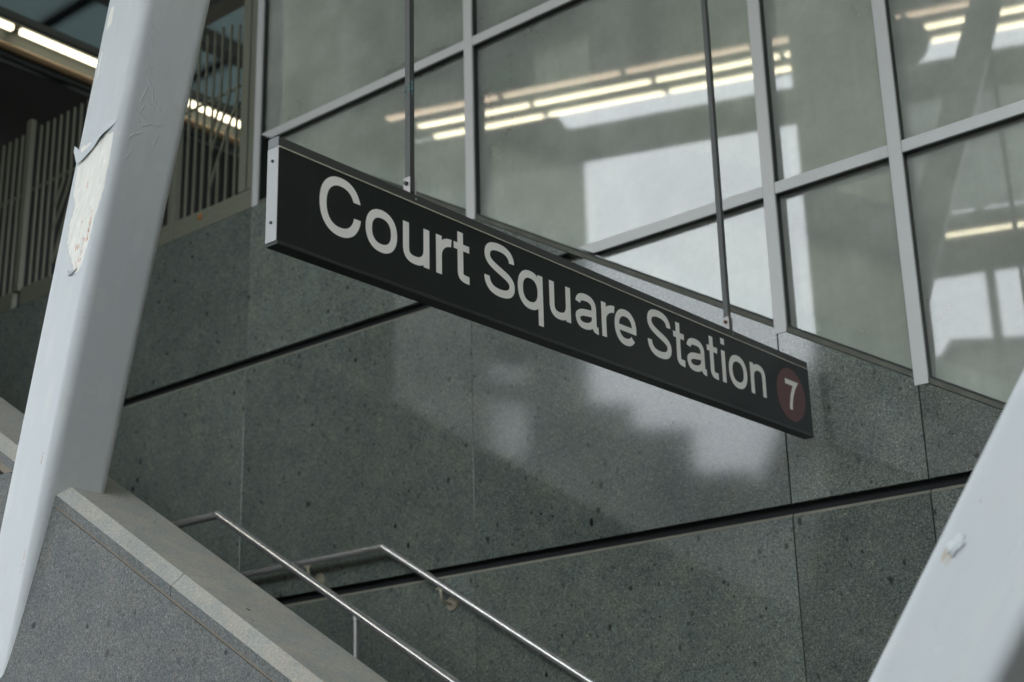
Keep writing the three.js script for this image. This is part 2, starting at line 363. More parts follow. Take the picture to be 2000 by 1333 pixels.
// ------------------------------------------------------------------ leaning white columns
// corners at two heights; every corner runs on in a straight line
function columnGeometry(lo, hi, yLo, yHi, y0, y1, r, steps = 24) {
  const at = (k, y) => { const t = (y - yLo) / (yHi - yLo); return [lo[k][0] + (hi[k][0] - lo[k][0]) * t, lo[k][1] + (hi[k][1] - lo[k][1]) * t]; };
  const N = 8, pos = [], uv = [], idx = [], nor = [];
  const c0 = at(0, y0), c1 = at(0, y1), axis = V(c1[0] - c0[0], y1 - y0, c1[1] - c0[1]).normalize();
  const ring = (y) => {
    const c = [0, 1, 2, 3].map((k) => at(k, y)), pts = [];
    for (let k = 0; k < 4; k++) {
      const p = c[k], a = c[(k + 3) % 4], b = c[(k + 1) % 4];
      const ua = [a[0] - p[0], a[1] - p[1]], ub = [b[0] - p[0], b[1] - p[1]], la = Math.hypot(...ua), lb = Math.hypot(...ub);
      const A = [p[0] + ua[0] / la * r, p[1] + ua[1] / la * r], B = [p[0] + ub[0] / lb * r, p[1] + ub[1] / lb * r];
      for (let i = 0; i <= N; i++) {
        const t = i / N, q = [0, 1].map((j) => (1 - t) ** 2 * A[j] + 2 * t * (1 - t) * p[j] + t * t * B[j]);
        const mid = [0, 1].map((j) => (c[0][j] + c[1][j] + c[2][j] + c[3][j]) / 4);
        const nrm = (e, f) => { const m = [-(f[1] - e[1]), f[0] - e[0]], l = Math.hypot(...m), sg = (e[0] - mid[0]) * m[0] + (e[1] - mid[1]) * m[1] > 0 ? 1 : -1; return [m[0] / l * sg, m[1] / l * sg]; };
        const na = nrm(a, p), nb = nrm(p, b); q.n = [na[0] * (1 - t) + nb[0] * t, na[1] * (1 - t) + nb[1] * t]; pts.push(q);
      }
    }
    return pts;
  };
  let S = null;
  for (let s = 0; s <= steps; s++) {
    const y = y0 + (y1 - y0) * s / steps, p = ring(y); p.push(p[0]);
    if (!S) { S = [0]; for (let i = 1; i < p.length; i++) S.push(S[i - 1] + Math.hypot(p[i][0] - p[i - 1][0], p[i][1] - p[i - 1][1])); }
    p.forEach((q, i) => { const v = V(q.n[0], 0, q.n[1]); v.addScaledVector(axis, -v.dot(axis)).normalize(); nor.push(v.x, v.y, v.z); pos.push(q[0], y, q[1]); uv.push(S[i] / S[S.length - 1], (y - y0) / (y1 - y0)); });
  }
  const m = 4 * (N + 1) + 1;
  for (let s = 0; s < steps; s++) for (let i = 0; i + 1 < m; i++) { const a = s * m + i, b = a + 1, c = a + m, d = c + 1; idx.push(a, c, b, b, c, d); }
  const g = new THREE.BufferGeometry();
  g.setAttribute('position', new THREE.Float32BufferAttribute(pos, 3)); g.setAttribute('uv', new THREE.Float32BufferAttribute(uv, 2)); g.setIndex(idx); g.setAttribute('normal', new THREE.Float32BufferAttribute(nor, 3));
  g.userData = { S: S.map((v) => v / S[S.length - 1]), len: S[S.length - 1] };
  return g;
}
// paint with flakes, blisters and rust: colour canvas and relief canvas over the unrolled column
function paintMaps(paint, yb, y0, y1) {            // the canvas covers 2.8 m of height from yb
  const w = 1024, h = 2048, mk = () => { const c = document.createElement('canvas'); c.width = w; c.height = h; return c; };
  const cc = mk(), cb = mk(), x = cc.getContext('2d'), b = cb.getContext('2d');
  x.fillStyle = 'rgb(190,195,197)'; x.fillRect(0, 0, w, h); b.fillStyle = 'rgb(128,128,128)'; b.fillRect(0, 0, w, h);
  for (let i = 0; i < 9000; i++) { const v = 120 + rnd() * 16 | 0; b.fillStyle = `rgba(${v},${v},${v},0.5)`; const s = 1 + rnd() * 3; b.fillRect(rnd() * w, rnd() * h, s, s * 1.5); }
  for (let i = 0; i < 700; i++) { const v = 184 + rnd() * 22 | 0; x.fillStyle = `rgba(${v},${v + 3},${v + 2},0.25)`; x.beginPath(); x.ellipse(rnd() * w, rnd() * h, 3 + rnd() * 25, 4 + rnd() * 50, 0, 0, 7); x.fill(); }
  for (let i = 0; i < 150; i++) { const v = 150 + rnd() * 40 | 0, X = rnd() * w, Y = rnd() * h, L = 20 + rnd() * 160; x.fillStyle = `rgba(${v},${v},${v - 12},${0.03 + rnd() * 0.07})`; x.fillRect(X, Y, 1 + rnd() * 3, L); }
  for (let i = 0; i < 260; i++) { const v = 90 + rnd() * 60 | 0; x.fillStyle = `rgba(${v + 10},${v},${v - 20},${0.15 + rnd() * 0.3})`; x.beginPath(); x.ellipse(rnd() * w, rnd() * h, 0.5 + rnd() * 1.4, 0.5 + rnd() * 2, 0, 0, 7); x.fill(); }
  paint(x, b, w, h);
  const t = new THREE.CanvasTexture(cc); t.colorSpace = THREE.SRGBColorSpace; const u = new THREE.CanvasTexture(cb);
  for (const q of [t, u]) { q.magFilter = THREE.LinearFilter; q.wrapS = THREE.RepeatWrapping; q.repeat.set(1, (y1 - y0) / 2.8); q.offset.set(0, (y0 - yb) / 2.8); }
  return std({ map: t, bumpMap: u, bumpScale: 0.006, roughness: 0.42 });
}
{
  const c = thing('leaning_column', 'thick leaning white painted steel column with a large flaked patch, standing in the parapet', 'column');
  // corner order: front right, front left, back left, back right (x, z)
  const lo = [[-4.973 - 0.012, -3.09 + 0.0], [-5.262, -3.09], [-5.25, -3.335], [-4.972, -3.335]];
  const hi = [[-4.172 + 0.008, -2.925], [-4.434, -2.925], [-4.36, -3.168], [-4.088, -3.168]];
  const Y0 = -1.6, Y1 = 6.2, g = columnGeometry(lo, hi, 0.654, 3.014, Y0, Y1, 0.042);
  const S = g.userData.S;                     // ring: corner 0 (front right) from the right face to the front face
  const uF0 = S[8], uF1 = S[9], uR0 = S[35], uR1 = 1.0;
  const m = paintMaps((x, b, w, h) => {
    const U = (f) => (uF0 + (uF1 - uF0) * f) * w, Yp = (y) => (1 - (y - 0.5) / 2.8) * h, UR = (f) => (uR0 + (uR1 - uR0) * f) * w;   // f = 0 at the front right corner / back right corner
    const blob = (ctx, pts, style) => { ctx.fillStyle = style; ctx.beginPath(); pts.forEach((p, i) => (i ? ctx.lineTo(...p) : ctx.moveTo(...p))); ctx.closePath(); ctx.fill(); };
    const rough = (pts, amp) => { const o = []; pts.forEach((p, i) => { const q = pts[(i + 1) % pts.length]; for (let k = 0; k < 9; k++) { const t = k / 9; o.push([p[0] + (q[0] - p[0]) * t + (rnd() - 0.5) * amp, p[1] + (q[1] - p[1]) * t + (rnd() - 0.5) * amp * 1.6]); } }); return o; };
    const patch = rough([[U(1.02), Yp(2.56)], [U(0.5), Yp(2.55)], [U(-0.05), Yp(2.56)], [U(-0.1), Yp(2.42)], [U(-0.08), Yp(2.33)], [U(0.0), Yp(2.25)], [U(0.03), Yp(2.16)], [U(0.12), Yp(2.08)], [U(0.32), Yp(2.065)], [U(0.42), Yp(2.1)], [U(0.62), Yp(2.15)], [U(0.82), Yp(2.2)], [U(0.86), Yp(2.27)], [U(0.8), Yp(2.335)], [U(0.97), Yp(2.39)]], 6);
    blob(b, patch, 'rgb(52,52,52)'); 
    blob(x, patch, 'rgb(226,224,216)');
    x.save(); x.beginPath(); patch.forEach((p, i) => (i ? x.lineTo(...p) : x.moveTo(...p))); x.clip();
    for (let i = 0; i < 160; i++) { const v = 205 + rnd() * 45 | 0; x.fillStyle = `rgba(${v},${v - 3},${v - 12},0.35)`; x.beginPath(); x.ellipse(U(rnd()), Yp(2.050 + rnd() * 0.52), 3 + rnd() * 9, 4 + rnd() * 18, 0, 0, 7); x.fill(); }
    const rust = (fx, y, n, sx, sy) => { for (let i = 0; i < n; i++) { const q = 90 + rnd() * 70 | 0; x.fillStyle = `rgba(${q + 40},${q * 0.66 | 0},${q * 0.3 | 0},${0.15 + rnd() * 0.4})`; x.beginPath(); x.ellipse(U(fx) + (rnd() - 0.5) * sx, Yp(y) + (rnd() - 0.5) * sy * 2.4, 0.8 + rnd() * 2, 1 + rnd() * 3.5, 0, 0, 7); x.fill(); } };
    rust(0.12, 2.230, 60, 12, 34); rust(0.4, 2.165, 30, 26, 7); rust(0.22, 2.150, 26, 10, 26); rust(0.42, 2.250, 14, 10, 30); rust(0.5, 2.400, 8, 10, 14); rust(0.3, 2.100, 16, 16, 16);
    x.restore();
    // small chip higher up and specks
    const p2 = rough([[U(0.86), Yp(3.060)], [U(0.99), Yp(3.060)], [U(0.99), Yp(2.980)], [U(0.84), Yp(2.990)]], 4); blob(x, p2, 'rgb(222,222,212)'); blob(b, p2, 'rgb(80,80,80)');
    const p3 = rough([[U(0.95), Yp(2.900)], [U(0.99), Yp(2.900)], [U(0.99), Yp(2.800)], [U(0.94), Yp(2.820)]], 3); blob(x, p3, 'rgb(222,222,212)'); blob(b, p3, 'rgb(80,80,80)');
    rust(0.12, 1.420, 10, 3, 8);
    x.fillStyle = 'rgb(120,70,40)'; x.beginPath(); x.ellipse(U(0.12), Yp(1.400), 2, 4, 0, 0, 7); x.fill();
    for (const [f, y, rw, rh, c2] of [[0.9, 1.0, 0.1, 0.05, 'rgb(205,200,186)'], [0.84, 0.92, 0.05, 0.06, 'rgb(120,124,118)'], [0.9, 0.83, 0.05, 0.08, 'rgb(150,142,120)'], [0.93, 0.72, 0.05, 0.1, 'rgb(112,116,112)']]) { const p = []; for (let i = 0; i < 14; i++) { const a = i / 14 * 6.283, r = 0.7 + rnd() * 0.5; p.push([UR(f + Math.cos(a) * rw * r), Yp(y + Math.sin(a) * rh * r)]); } const q = rough(p, 5); blob(x, q, c2); blob(b, q, 'rgb(84,84,84)'); }
    rust(0.05, 1.05, 14, 8, 30); 
    for (let i = 0; i < 40; i++) { x.fillStyle = `rgba(120,84,56,${0.1 + rnd() * 0.3})`; x.beginPath(); x.ellipse(UR(0.8 + rnd() * 0.15), Yp(0.7 + rnd() * 0.38), 0.8 + rnd() * 2.5, 1 + rnd() * 5, 0, 0, 7); x.fill(); }
    // blisters on the right face
    b.lineCap = 'round';
    const wrinkle = (f, y, len, ang, hgt) => { const X = UR(f), Yy = Yp(y); const X2 = X + Math.cos(ang) * len * 1.5, Y2 = Yy + Math.sin(ang) * len * 1.5, mx = (X + X2) / 2 + (rnd() - 0.5) * len * 0.5, my = (Yy + Y2) / 2 + (rnd() - 0.5) * len * 0.5;
      for (const [lw, v, a] of [[24, 138, 0.35], [12, 146, 0.4], [7, 160, 0.5], [4, 185, 0.5], [2.2, 205, 0.6]]) { const g2 = Math.min(255, v * hgt | 0); b.strokeStyle = `rgba(${g2},${g2},${g2},${a})`; b.lineWidth = lw; b.beginPath(); b.moveTo(X, Yy); b.quadraticCurveTo(mx, my, X2, Y2); b.stroke(); } };
    for (const [f, y, l, a] of [[0.78, 2.810, 22, -0.4], [0.85, 2.760, 16, -0.9], [0.82, 2.720, 26, -0.6], [0.78, 2.690, 20, 0.5], [0.74, 2.650, 24, -1.0], [0.8, 2.610, 22, 1.2], [0.78, 2.550, 26, 1.1], [0.8, 2.490, 24, -0.9], [0.62, 2.610, 30, -0.7], [0.6, 2.570, 24, -1.2], [0.55, 2.550, 26, -0.5], [0.7, 2.510, 30, -0.35], [0.4, 2.550, 22, -0.6], [0.5, 2.500, 28, 0.3], [0.32, 2.500, 20, 0.2], [0.72, 2.460, 26, 0.4], [0.86, 2.450, 24, 0.7], [0.36, 2.460, 16, 1.2], [0.85, 2.390, 20, 0.9]]) wrinkle(Math.min(0.97, f * 1.02), y + 0.1, l, a, 1);
    const gr = b.createRadialGradient(UR(0.68), Yp(2.50), 4, UR(0.68), Yp(2.50), 46); gr.addColorStop(0, 'rgba(165,165,165,0.9)'); gr.addColorStop(0.75, 'rgba(150,150,150,0.8)'); gr.addColorStop(1, 'rgba(128,128,128,0)'); b.globalCompositeOperation = 'lighten'; b.fillStyle = gr; b.fillRect(UR(0.68) - 50, Yp(2.50) - 60, 100, 120); b.globalCompositeOperation = 'source-over';
  }, 0.5, Y0, Y1);
  part(c, 'shaft', g, m);
  // rolled edge of the flaked paint hanging over the bare patch
  const at = (k, y) => { const t = (y - 0.654) / (3.014 - 0.654); return [lo[k][0] + (hi[k][0] - lo[k][0]) * t, lo[k][1] + (hi[k][1] - lo[k][1]) * t]; };
  const F = (f, y, out) => { const a = at(0, y), b = at(1, y); return V(a[0] - 0.03 + (b[0] - a[0] + 0.03) * f, y, a[1] + (b[1] - a[1]) * f + out); };
  const flake = (pts, r0) => { const cv = new THREE.CatmullRomCurve3(pts); const g2 = new THREE.TubeGeometry(cv, 30, r0, 8); const p = g2.attributes.position; for (let i = 0; i < p.count; i++) { const t = Math.floor(i / 9) / 30, k = Math.sin(Math.PI * Math.min(1, Math.max(0, t))) * 0.9 + 0.1; const q = cv.getPoint(Math.min(1, t)); p.setXYZ(i, q.x + (p.getX(i) - q.x) * k, q.y + (p.getY(i) - q.y) * k, q.z + (p.getZ(i) - q.z) * k * 0.7); } g2.computeVertexNormals(); return g2; };
  const flakeMat = std({ color: lin(0.54, 0.58, 0.6), roughness: 0.4 });
  const lipAt = [[1.05, 2.555], [0.9, 2.515], [0.79, 2.487], [0.62, 2.5], [0.45, 2.522], [0.25, 2.552], [0.05, 2.575], [-0.12, 2.6]];
  const yLip = (f) => { for (let i = 0; i + 1 < lipAt.length; i++) { const [a, ya] = lipAt[i], [b2, yb] = lipAt[i + 1]; if (f <= a && f >= b2) return ya + (yb - ya) * (a - f) / (a - b2); } return 2.6; };
  const NU = 48, NV = 12, fp = [], fi = [];
  for (let i = 0; i <= NU; i++) for (let k2 = 0; k2 <= NV; k2++) {
    const f = 1.04 - 1.06 * i / NU, v = k2 / NV, e = Math.min(1, Math.sin(Math.PI * i / NU) * 1.6), wob = 0.8 + 0.2 * Math.sin(f * 9) + 0.12 * Math.sin(f * 23 + 1);
    const yy = yLip(f) + (v < 0.8 ? (1 - v / 0.8) * 0.045 : (v - 0.8) / 0.2 * 0.012) * (0.5 + 0.5 * e);
    const out = (v < 0.8 ? Math.pow(v / 0.8, 1.7) * 0.012 : 0.012 - (v - 0.8) / 0.2 * 0.010) * e * wob;
    const q = F(f, yy, out - 0.0008 + 0.0012 * e); fp.push(q.x, q.y, q.z);
    if (i < NU && k2 < NV) { const a = i * (NV + 1) + k2, b2 = a + NV + 1; fi.push(a, b2, a + 1, a + 1, b2, b2 + 1); }
  }
  const fg = new THREE.BufferGeometry(); fg.setAttribute('position', new THREE.Float32BufferAttribute(fp, 3)); fg.setIndex(fi); fg.computeVertexNormals();
  flakeMat.side = THREE.DoubleSide;
  part(c, 'paint_flake', fg, flakeMat, 'curled lip of loose paint above the bare patch');
  part(c, 'paint_chip', flake([F(0.5, 2.095, 0), F(0.4, 2.072, 0.004), F(0.24, 2.085, 0.002)], 0.007), flakeMat);
}
{
  const c = thing('leaning_column', 'steeply leaning white painted steel column at lower right corner, close to the viewer', 'column');
  const lo = [[-1.294, -3.07], [-1.613, -3.07], [-1.60, -3.325], [-1.28, -3.325]];
  const k = 0.745, dy = 1.0, hi = lo.map((p, i) => [p[0] + k * dy, p[1] + 0.07]);
  const Y0 = -1.6, Y1 = 5.0, g = columnGeometry(lo, hi, 0.33, 1.33, Y0, Y1, 0.042);
  const S = g.userData.S, uF0 = S[8], uF1 = S[9];
  const m = paintMaps((x, b, w, h) => {
    const U = (f) => (uF0 + (uF1 - uF0) * f) * w, Yp = (y) => (1 - (y + 0.6) / 2.8) * h;
    for (let i = 0; i < 26; i++) { x.fillStyle = `rgba(${150 + rnd() * 30 | 0},${120 + rnd() * 25 | 0},90,${0.05 + rnd() * 0.1})`; x.beginPath(); x.ellipse(U(0.92 + (rnd() - 0.5) * 0.12), Yp(0.585 + (rnd() - 0.5) * 0.03), 2 + rnd() * 6, 3 + rnd() * 8, 0, 0, 7); x.fill(); }
    for (let i = 0; i < 40; i++) { const v = 120 + rnd() * 40 | 0; b.fillStyle = `rgba(${v},${v},${v},0.3)`; b.beginPath(); b.ellipse(U(0.2 + rnd() * 0.8), Yp(0.2 + rnd() * 1.2), 6 + rnd() * 18, 6 + rnd() * 14, rnd() * 3, 0, 7); b.fill(); }
    for (const [f, y] of [[0.9, 0.86], [0.82, 0.9], [0.93, 0.94], [0.75, 0.83]]) { b.strokeStyle = 'rgba(190,190,190,0.7)'; b.lineWidth = 4; b.beginPath(); b.moveTo(U(f), Yp(y)); b.quadraticCurveTo(U(f - 0.1), Yp(y + 0.015), U(f - 0.16), Yp(y + 0.01)); b.stroke(); }
  }, -0.6, Y0, Y1);
  part(c, 'shaft', g, m);
  // blister of paint by the left edge
  const y = 0.6, t = (y - 0.33), px = lo[1][0] + k * t + 0.065, pz = lo[1][1] + 0.07 * t;
  const bl = new THREE.SphereGeometry(1, 24, 16); const p = bl.attributes.position;
  for (let i = 0; i < p.count; i++) { const X = p.getX(i), Y = p.getY(i), Z = p.getZ(i); const n = 1 + 0.3 * Math.sin(5 * X + 2 * Y) * Math.sin(4 * Y - 3 * X) + 0.16 * Math.sin(11 * X + 7 * Y); p.setXYZ(i, px + (X * 0.011 + Y * 0.021) * n, y + (Y * 0.019 - X * 0.008) * n, pz + Z * 0.0055 * (1 - 0.35 * Y) * n); }
  bl.computeVertexNormals();
  part(c, 'paint_blister', bl, std({ color: lin(0.54, 0.58, 0.59), roughness: 0.4 }));
}
// ------------------------------------------------------------------ the hanging sign (face towards +x, text runs towards -z)
{
  const XF = -3.2, T = 0.046, zL = -2.752, zR = -5.886;
  const s = thing('station_sign', 'long black hanging sign with white lettering Court Square Station and 7 in a maroon disc', 'sign');
  const W = 2048, H = 204, cv = document.createElement('canvas'); cv.width = W; cv.height = H;
  const x = cv.getContext('2d'); const u0 = 2.756, u1 = 5.884, v0 = 1.7345, v1 = 2.036;
  x.fillStyle = 'rgb(13,22,22)'; x.fillRect(0, 0, W, H);
  for (let i = 0; i < 500; i++) { const q = 10 + rnd() * 12 | 0; x.fillStyle = `rgba(${q},${q + 8},${q + 6},0.25)`; x.beginPath(); x.ellipse(rnd() * W, rnd() * H, 2 + rnd() * 30, 1 + rnd() * 12, 0, 0, 7); x.fill(); }
  for (let i = 0; i < 130; i++) { x.fillStyle = `rgba(150,160,155,${0.1 + rnd() * 0.3})`; x.fillRect(rnd() * W, rnd() * H, 1, 1); }
  for (let i = 0; i < 46; i++) { x.strokeStyle = `rgba(110,122,116,${0.06 + rnd() * 0.16})`; x.lineWidth = 0.6 + rnd() * 0.8; const a = rnd() * W, b2 = rnd() * H, L = 6 + rnd() * 60, t2 = (rnd() - 0.5) * 2.4; x.beginPath(); x.moveTo(a, b2); x.lineTo(a + Math.cos(t2) * L, b2 + Math.sin(t2) * L); x.stroke(); }
  for (let i = 0; i < 26; i++) { x.fillStyle = `rgba(80,92,84,${0.05 + rnd() * 0.1})`; x.fillRect(rnd() * W, 0, 2 + rnd() * 7, H * (0.3 + rnd() * 0.7)); }
  x.save(); x.scale(W / (u1 - u0), -H / (v1 - v0)); x.translate(-u0, -v1);
  const white = 'rgb(251,250,247)', sw = 0.029, bl = 1.8365 - sw / 2, xh = 1.9625, cap = 2.0165;   // bl, xh: outer edges handled below
  const base = 1.8245, xt = 1.9625, ct = 1.6;
  x.strokeStyle = white; x.fillStyle = white; x.lineWidth = sw; x.lineJoin = 'miter'; x.lineCap = 'butt';
  const path = (f, w = sw) => { x.lineWidth = w; x.beginPath(); f(x); x.stroke(); };
  const hs = sw / 2;
  // bowl of the round letters: slightly squared ellipse
  const bowl = (cx, cy, rx, ry, a0 = 0, a1 = Math.PI * 2, w = sw) => path((p) => { const N = 72; for (let i = 0; i <= N; i++) { const a = a0 + (a1 - a0) * i / N, c = Math.cos(a), d = Math.sin(a), e = 2 / 2.25; const X = cx + Math.sign(c) * Math.abs(c) ** e * rx, Y = cy + Math.sign(d) * Math.abs(d) ** e * ry; i ? p.lineTo(X, Y) : p.moveTo(X, Y); } if (a1 - a0 > 6.2) p.closePath(); }, w);
  const D2R = Math.PI / 180;
  const O = (l, r) => bowl((l + r) / 2, 1.8935, (r - l) / 2 - hs, 0.0725 - hs + 0.0005);
  const S = (l, r) => { const c = (l + r) / 2, a = (r - l) / 2 - hs, m = 1.9215, h = 0.0985 - hs; path((p) => { p.moveTo(c + a, m + 0.040); p.bezierCurveTo(c + a * 0.98, m + 0.072, c + a * 0.55, m + h, c, m + h); p.bezierCurveTo(c - a * 0.6, m + h, c - a * 0.95, m + 0.073, c - a * 0.95, m + 0.046); p.bezierCurveTo(c - a * 0.95, m + 0.02, c - a * 0.5, m + 0.011, c, m - 0.001); p.bezierCurveTo(c + a * 0.55, m - 0.013, c + a, m - 0.022, c + a, m - 0.046); p.bezierCurveTo(c + a, m - 0.074, c + a * 0.6, m - h, c + 0.002, m - h); p.bezierCurveTo(c - a * 0.62, m - h, c - a, m - 0.068, c - a, m - 0.034); }); };
  const Uu = (l, r) => { path((p) => { p.moveTo(l + hs, xt); p.lineTo(l + hs, base + 0.052); p.bezierCurveTo(l + hs, base + 0.022, l + 0.032, base + hs - 0.001, (l + r) / 2 - 0.004, base + hs - 0.001); p.bezierCurveTo(r - 0.034, base + hs - 0.001, r - hs, base + 0.03, r - hs, base + 0.062); }); path((p) => { p.moveTo(r - hs, xt); p.lineTo(r - hs, base + 0.001); }); };
  const Nn = (l, r) => { path((p) => { p.moveTo(r - hs, base); p.lineTo(r - hs, xt - 0.05); p.bezierCurveTo(r - hs, xt - 0.022, r - 0.034, xt - hs + 0.001, (l + r) / 2 + 0.005, xt - hs + 0.001); p.bezierCurveTo(l + 0.034, xt - hs + 0.001, l + hs, xt - 0.034, l + hs, xt - 0.064); }); path((p) => { p.moveTo(l + hs, base); p.lineTo(l + hs, xt); }); };
  const Rr = (l, r) => { path((p) => { p.moveTo(r, xt - hs - 0.0005); p.bezierCurveTo(r - 0.02, xt - hs + 0.002, l + hs, xt - 0.028, l + hs, xt - 0.072); }); path((p) => { p.moveTo(l + hs, base); p.lineTo(l + hs, xt); }); };
  const Tt = (l, r) => { const st = l + 0.019 + hs; path((p) => { p.moveTo(st, 2.004); p.lineTo(st, base + 0.036); p.bezierCurveTo(st, base + 0.018, st + 0.008, base + hs - 0.001, r - 0.004, base + hs - 0.001); p.lineTo(r, base + hs - 0.001); }); path((p) => { p.moveTo(l, xt - 0.0125); p.lineTo(r + 0.001, xt - 0.0125); }, 0.025); };
  const Aa = (l, r) => { const rr = r - 0.011, st = rr - hs; path((p) => { p.moveTo(l + hs + 0.002, xt - 0.040); p.bezierCurveTo(l + 0.02, xt - 0.02, l + 0.036, xt - hs + 0.002, (l + rr) / 2 + 0.002, xt - hs + 0.002); p.bezierCurveTo(st - 0.016, xt - hs + 0.002, st, xt - 0.026, st, xt - 0.044); p.lineTo(st, base + 0.026); p.bezierCurveTo(st, base + 0.014, st + 0.006, base + 0.0105, r, base + 0.0115); }); path((p) => { p.moveTo(st, xt - 0.064); p.bezierCurveTo(st - 0.012, xt - 0.072, l + 0.05, xt - 0.07, l + 0.034, xt - 0.078); p.bezierCurveTo(l + hs, xt - 0.088, l + hs - 0.001, base + 0.048, l + hs, base + 0.04); p.bezierCurveTo(l + hs + 0.002, base + 0.02, l + 0.03, base + hs - 0.002, l + 0.05, base + hs - 0.002); p.bezierCurveTo(st - 0.024, base + hs - 0.002, st, base + 0.03, st, base + 0.052); }, 0.027); };
  const Ee = (l, r) => { const cx = (l + r) / 2, rx = (r - l) / 2 - hs; bowl(cx, 1.8935, rx, 0.0725 - hs, 0, 322 * D2R); path((p) => { p.moveTo(l + hs, 1.8885); p.lineTo(r - 0.001, 1.8885); }, 0.0235); };
  // Court Square Station
  bowl(3.0115, 1.9205, 0.0885 - hs, 0.0985 - hs, 10 * D2R, 350 * D2R, 0.030); x.fillStyle = 'rgb(13,22,22)'; x.fillRect(3.03, 1.900, 0.08, 0.0525); x.fillStyle = white;
  O(3.119, 3.261); Uu(3.287, 3.412); Rr(3.443, 3.519);
  Tt(3.530, 3.608);
  S(3.684, 3.845);
  { const l = 3.863, r = 4.001; bowl((l + r) / 2 - 0.002, 1.8935, (r - l) / 2 - hs, 0.0725 - hs + 0.0005); path((p) => { p.moveTo(r - hs, xt); p.lineTo(r - hs, 1.7715); }); }
  Uu(4.037, 4.160); Aa(4.187, 4.325); Rr(4.346, 4.429); Ee(4.427, 4.567);
  S(4.640, 4.801); Tt(4.818, 4.893); Aa(4.908, 5.048); Tt(5.058, 5.135);
  x.fillRect(5.1645, base, sw, xt - base); x.fillRect(5.1645, 1.9885, sw, 0.0275);
  O(5.217, 5.359); Nn(5.385, 5.507);
  x.fillStyle = 'rgb(104,68,70)'; x.beginPath(); x.arc(5.717, 1.8855, 0.1205, 0, 7); x.fill();
  x.strokeStyle = white; path((p) => { p.moveTo(5.672, 1.9405); p.lineTo(5.760, 1.9405); p.bezierCurveTo(5.735, 1.912, 5.713, 1.872, 5.708, 1.816); }, 0.024);
  x.restore();
  const tex = new THREE.CanvasTexture(cv); tex.colorSpace = THREE.SRGBColorSpace; tex.magFilter = THREE.LinearFilter; tex.anisotropy = 8;
  const bodyMat = std({ color: lin(0.012, 0.016, 0.016), roughness: 0.35 });
  part(s, 'panel_body', rbox(XF - T, XF - 0.002, 1.7305, 2.0365, zR + 0.001, zL - 0.0035, 0.003), bodyMat);
  const face = new THREE.PlaneGeometry(u1 - u0, v1 - v0); face.rotateY(Math.PI / 2); face.translate(XF, (v0 + v1) / 2, -(u0 + u1) / 2);
  part(s, 'printed_face', face, phys({ map: tex, roughness: 0.35, specularIntensity: 0.6 }));
  part(s, 'lower_trim', rbox(XF - T - 0.001, XF + 0.004, 1.722, 1.7345, zR, zL - 0.003, 0.002), bodyMat);
  part(s, 'top_trim', rbox(XF - T - 0.001, XF + 0.0035, 2.0362, 2.0402, zR, zL - 0.003, 0.001), std({ color: lin(0.75, 0.72, 0.62), roughness: 0.3, metalness: 0.5 }));
  part(s, 'header', rbox(XF - T, XF - 0.001, 2.041, 2.0725, zR + 0.001, zL - 0.004, 0.002), std({ color: lin(0.045, 0.05, 0.048), roughness: 0.5 }));
  part(s, 'header_end', box(XF - T, XF - 0.0005, 2.0405, 2.0725, zL - 0.004, zL - 0.001), std({ color: lin(0.17, 0.185, 0.19), roughness: 0.45, metalness: 0.3 }));
  part(s, 'end_plate', rbox(XF - T - 0.001, XF + 0.001, 1.7325, 2.0385, zL - 0.0035, zL, 0.001), std({ color: lin(0.36, 0.37, 0.375), roughness: 0.38, metalness: 0.45 }));
  for (const y of [1.995, 1.795]) part(s, 'screw', new THREE.CylinderGeometry(0.0042, 0.005, 0.004, 14).rotateX(Math.PI / 2).translate(XF - T / 2, y, zL + 0.002), M.darkSteel);
  for (const z of [-3.349, -5.27]) {
    part(s, 'clamp_mark', new THREE.CylinderGeometry(0.004, 0.004, 0.003, 10).rotateZ(Math.PI / 2).translate(XF, 2.056, z), std({ color: lin(0.3, 0.36, 0.34), roughness: 0.6 }));
  }
  // the two hanger rods, each with a galvanised clevis and bolts
  const rodMat = std({ map: cloudTex(128, 0.26, 0.36, 4, 1 / 0.4, [0.98, 1.02, 1.02]), roughness: 0.42, metalness: 0.35 });
  const galv = std({ map: cloudTex(256, 0.5, 0.8, 20, 1 / 0.08, [1, 0.98, 0.98]), roughness: 0.45, metalness: 0.5 });
  const XR = XF - 0.022;
  const rod = (z, label, extra) => {
    const r = thing('hanger_rod', label, 'hanger rod');
    part(r, 'rod', rbox(XR - 0.0115, XR + 0.0115, 2.083, 6.2, z - 0.0115, z + 0.0115, 0.0015), rodMat);
    for (const [q, d] of [[0.0135, 1], [-0.0135, -1]]) part(r, 'clevis_plate', rbox(XR - 0.015, XR + 0.015, 2.073, 2.135, z + q - 0.0018, z + q + 0.0018, 0.001), galv);
    for (const d of [1, -1]) part(r, 'bolt', new THREE.CylinderGeometry(0.0075, 0.0075, 0.009, 6).rotateX(Math.PI / 2).translate(XR, 2.112, z + d * 0.019), extra ? std({ color: lin(0.13, 0.075, 0.045), roughness: 0.7 }) : M.darkSteel);
    part(r, 'stub', box(XR - 0.008, XR + 0.008, 2.0725, 2.09, z - 0.011, z + 0.011), M.black);
    return r;
  };
  const r1 = rod(-3.343, 'square dark steel hanger rod above the word Court, with a lump of peeling green paint', false);
  const lump = new THREE.IcosahedronGeometry(1, 5), lp = lump.attributes.position;
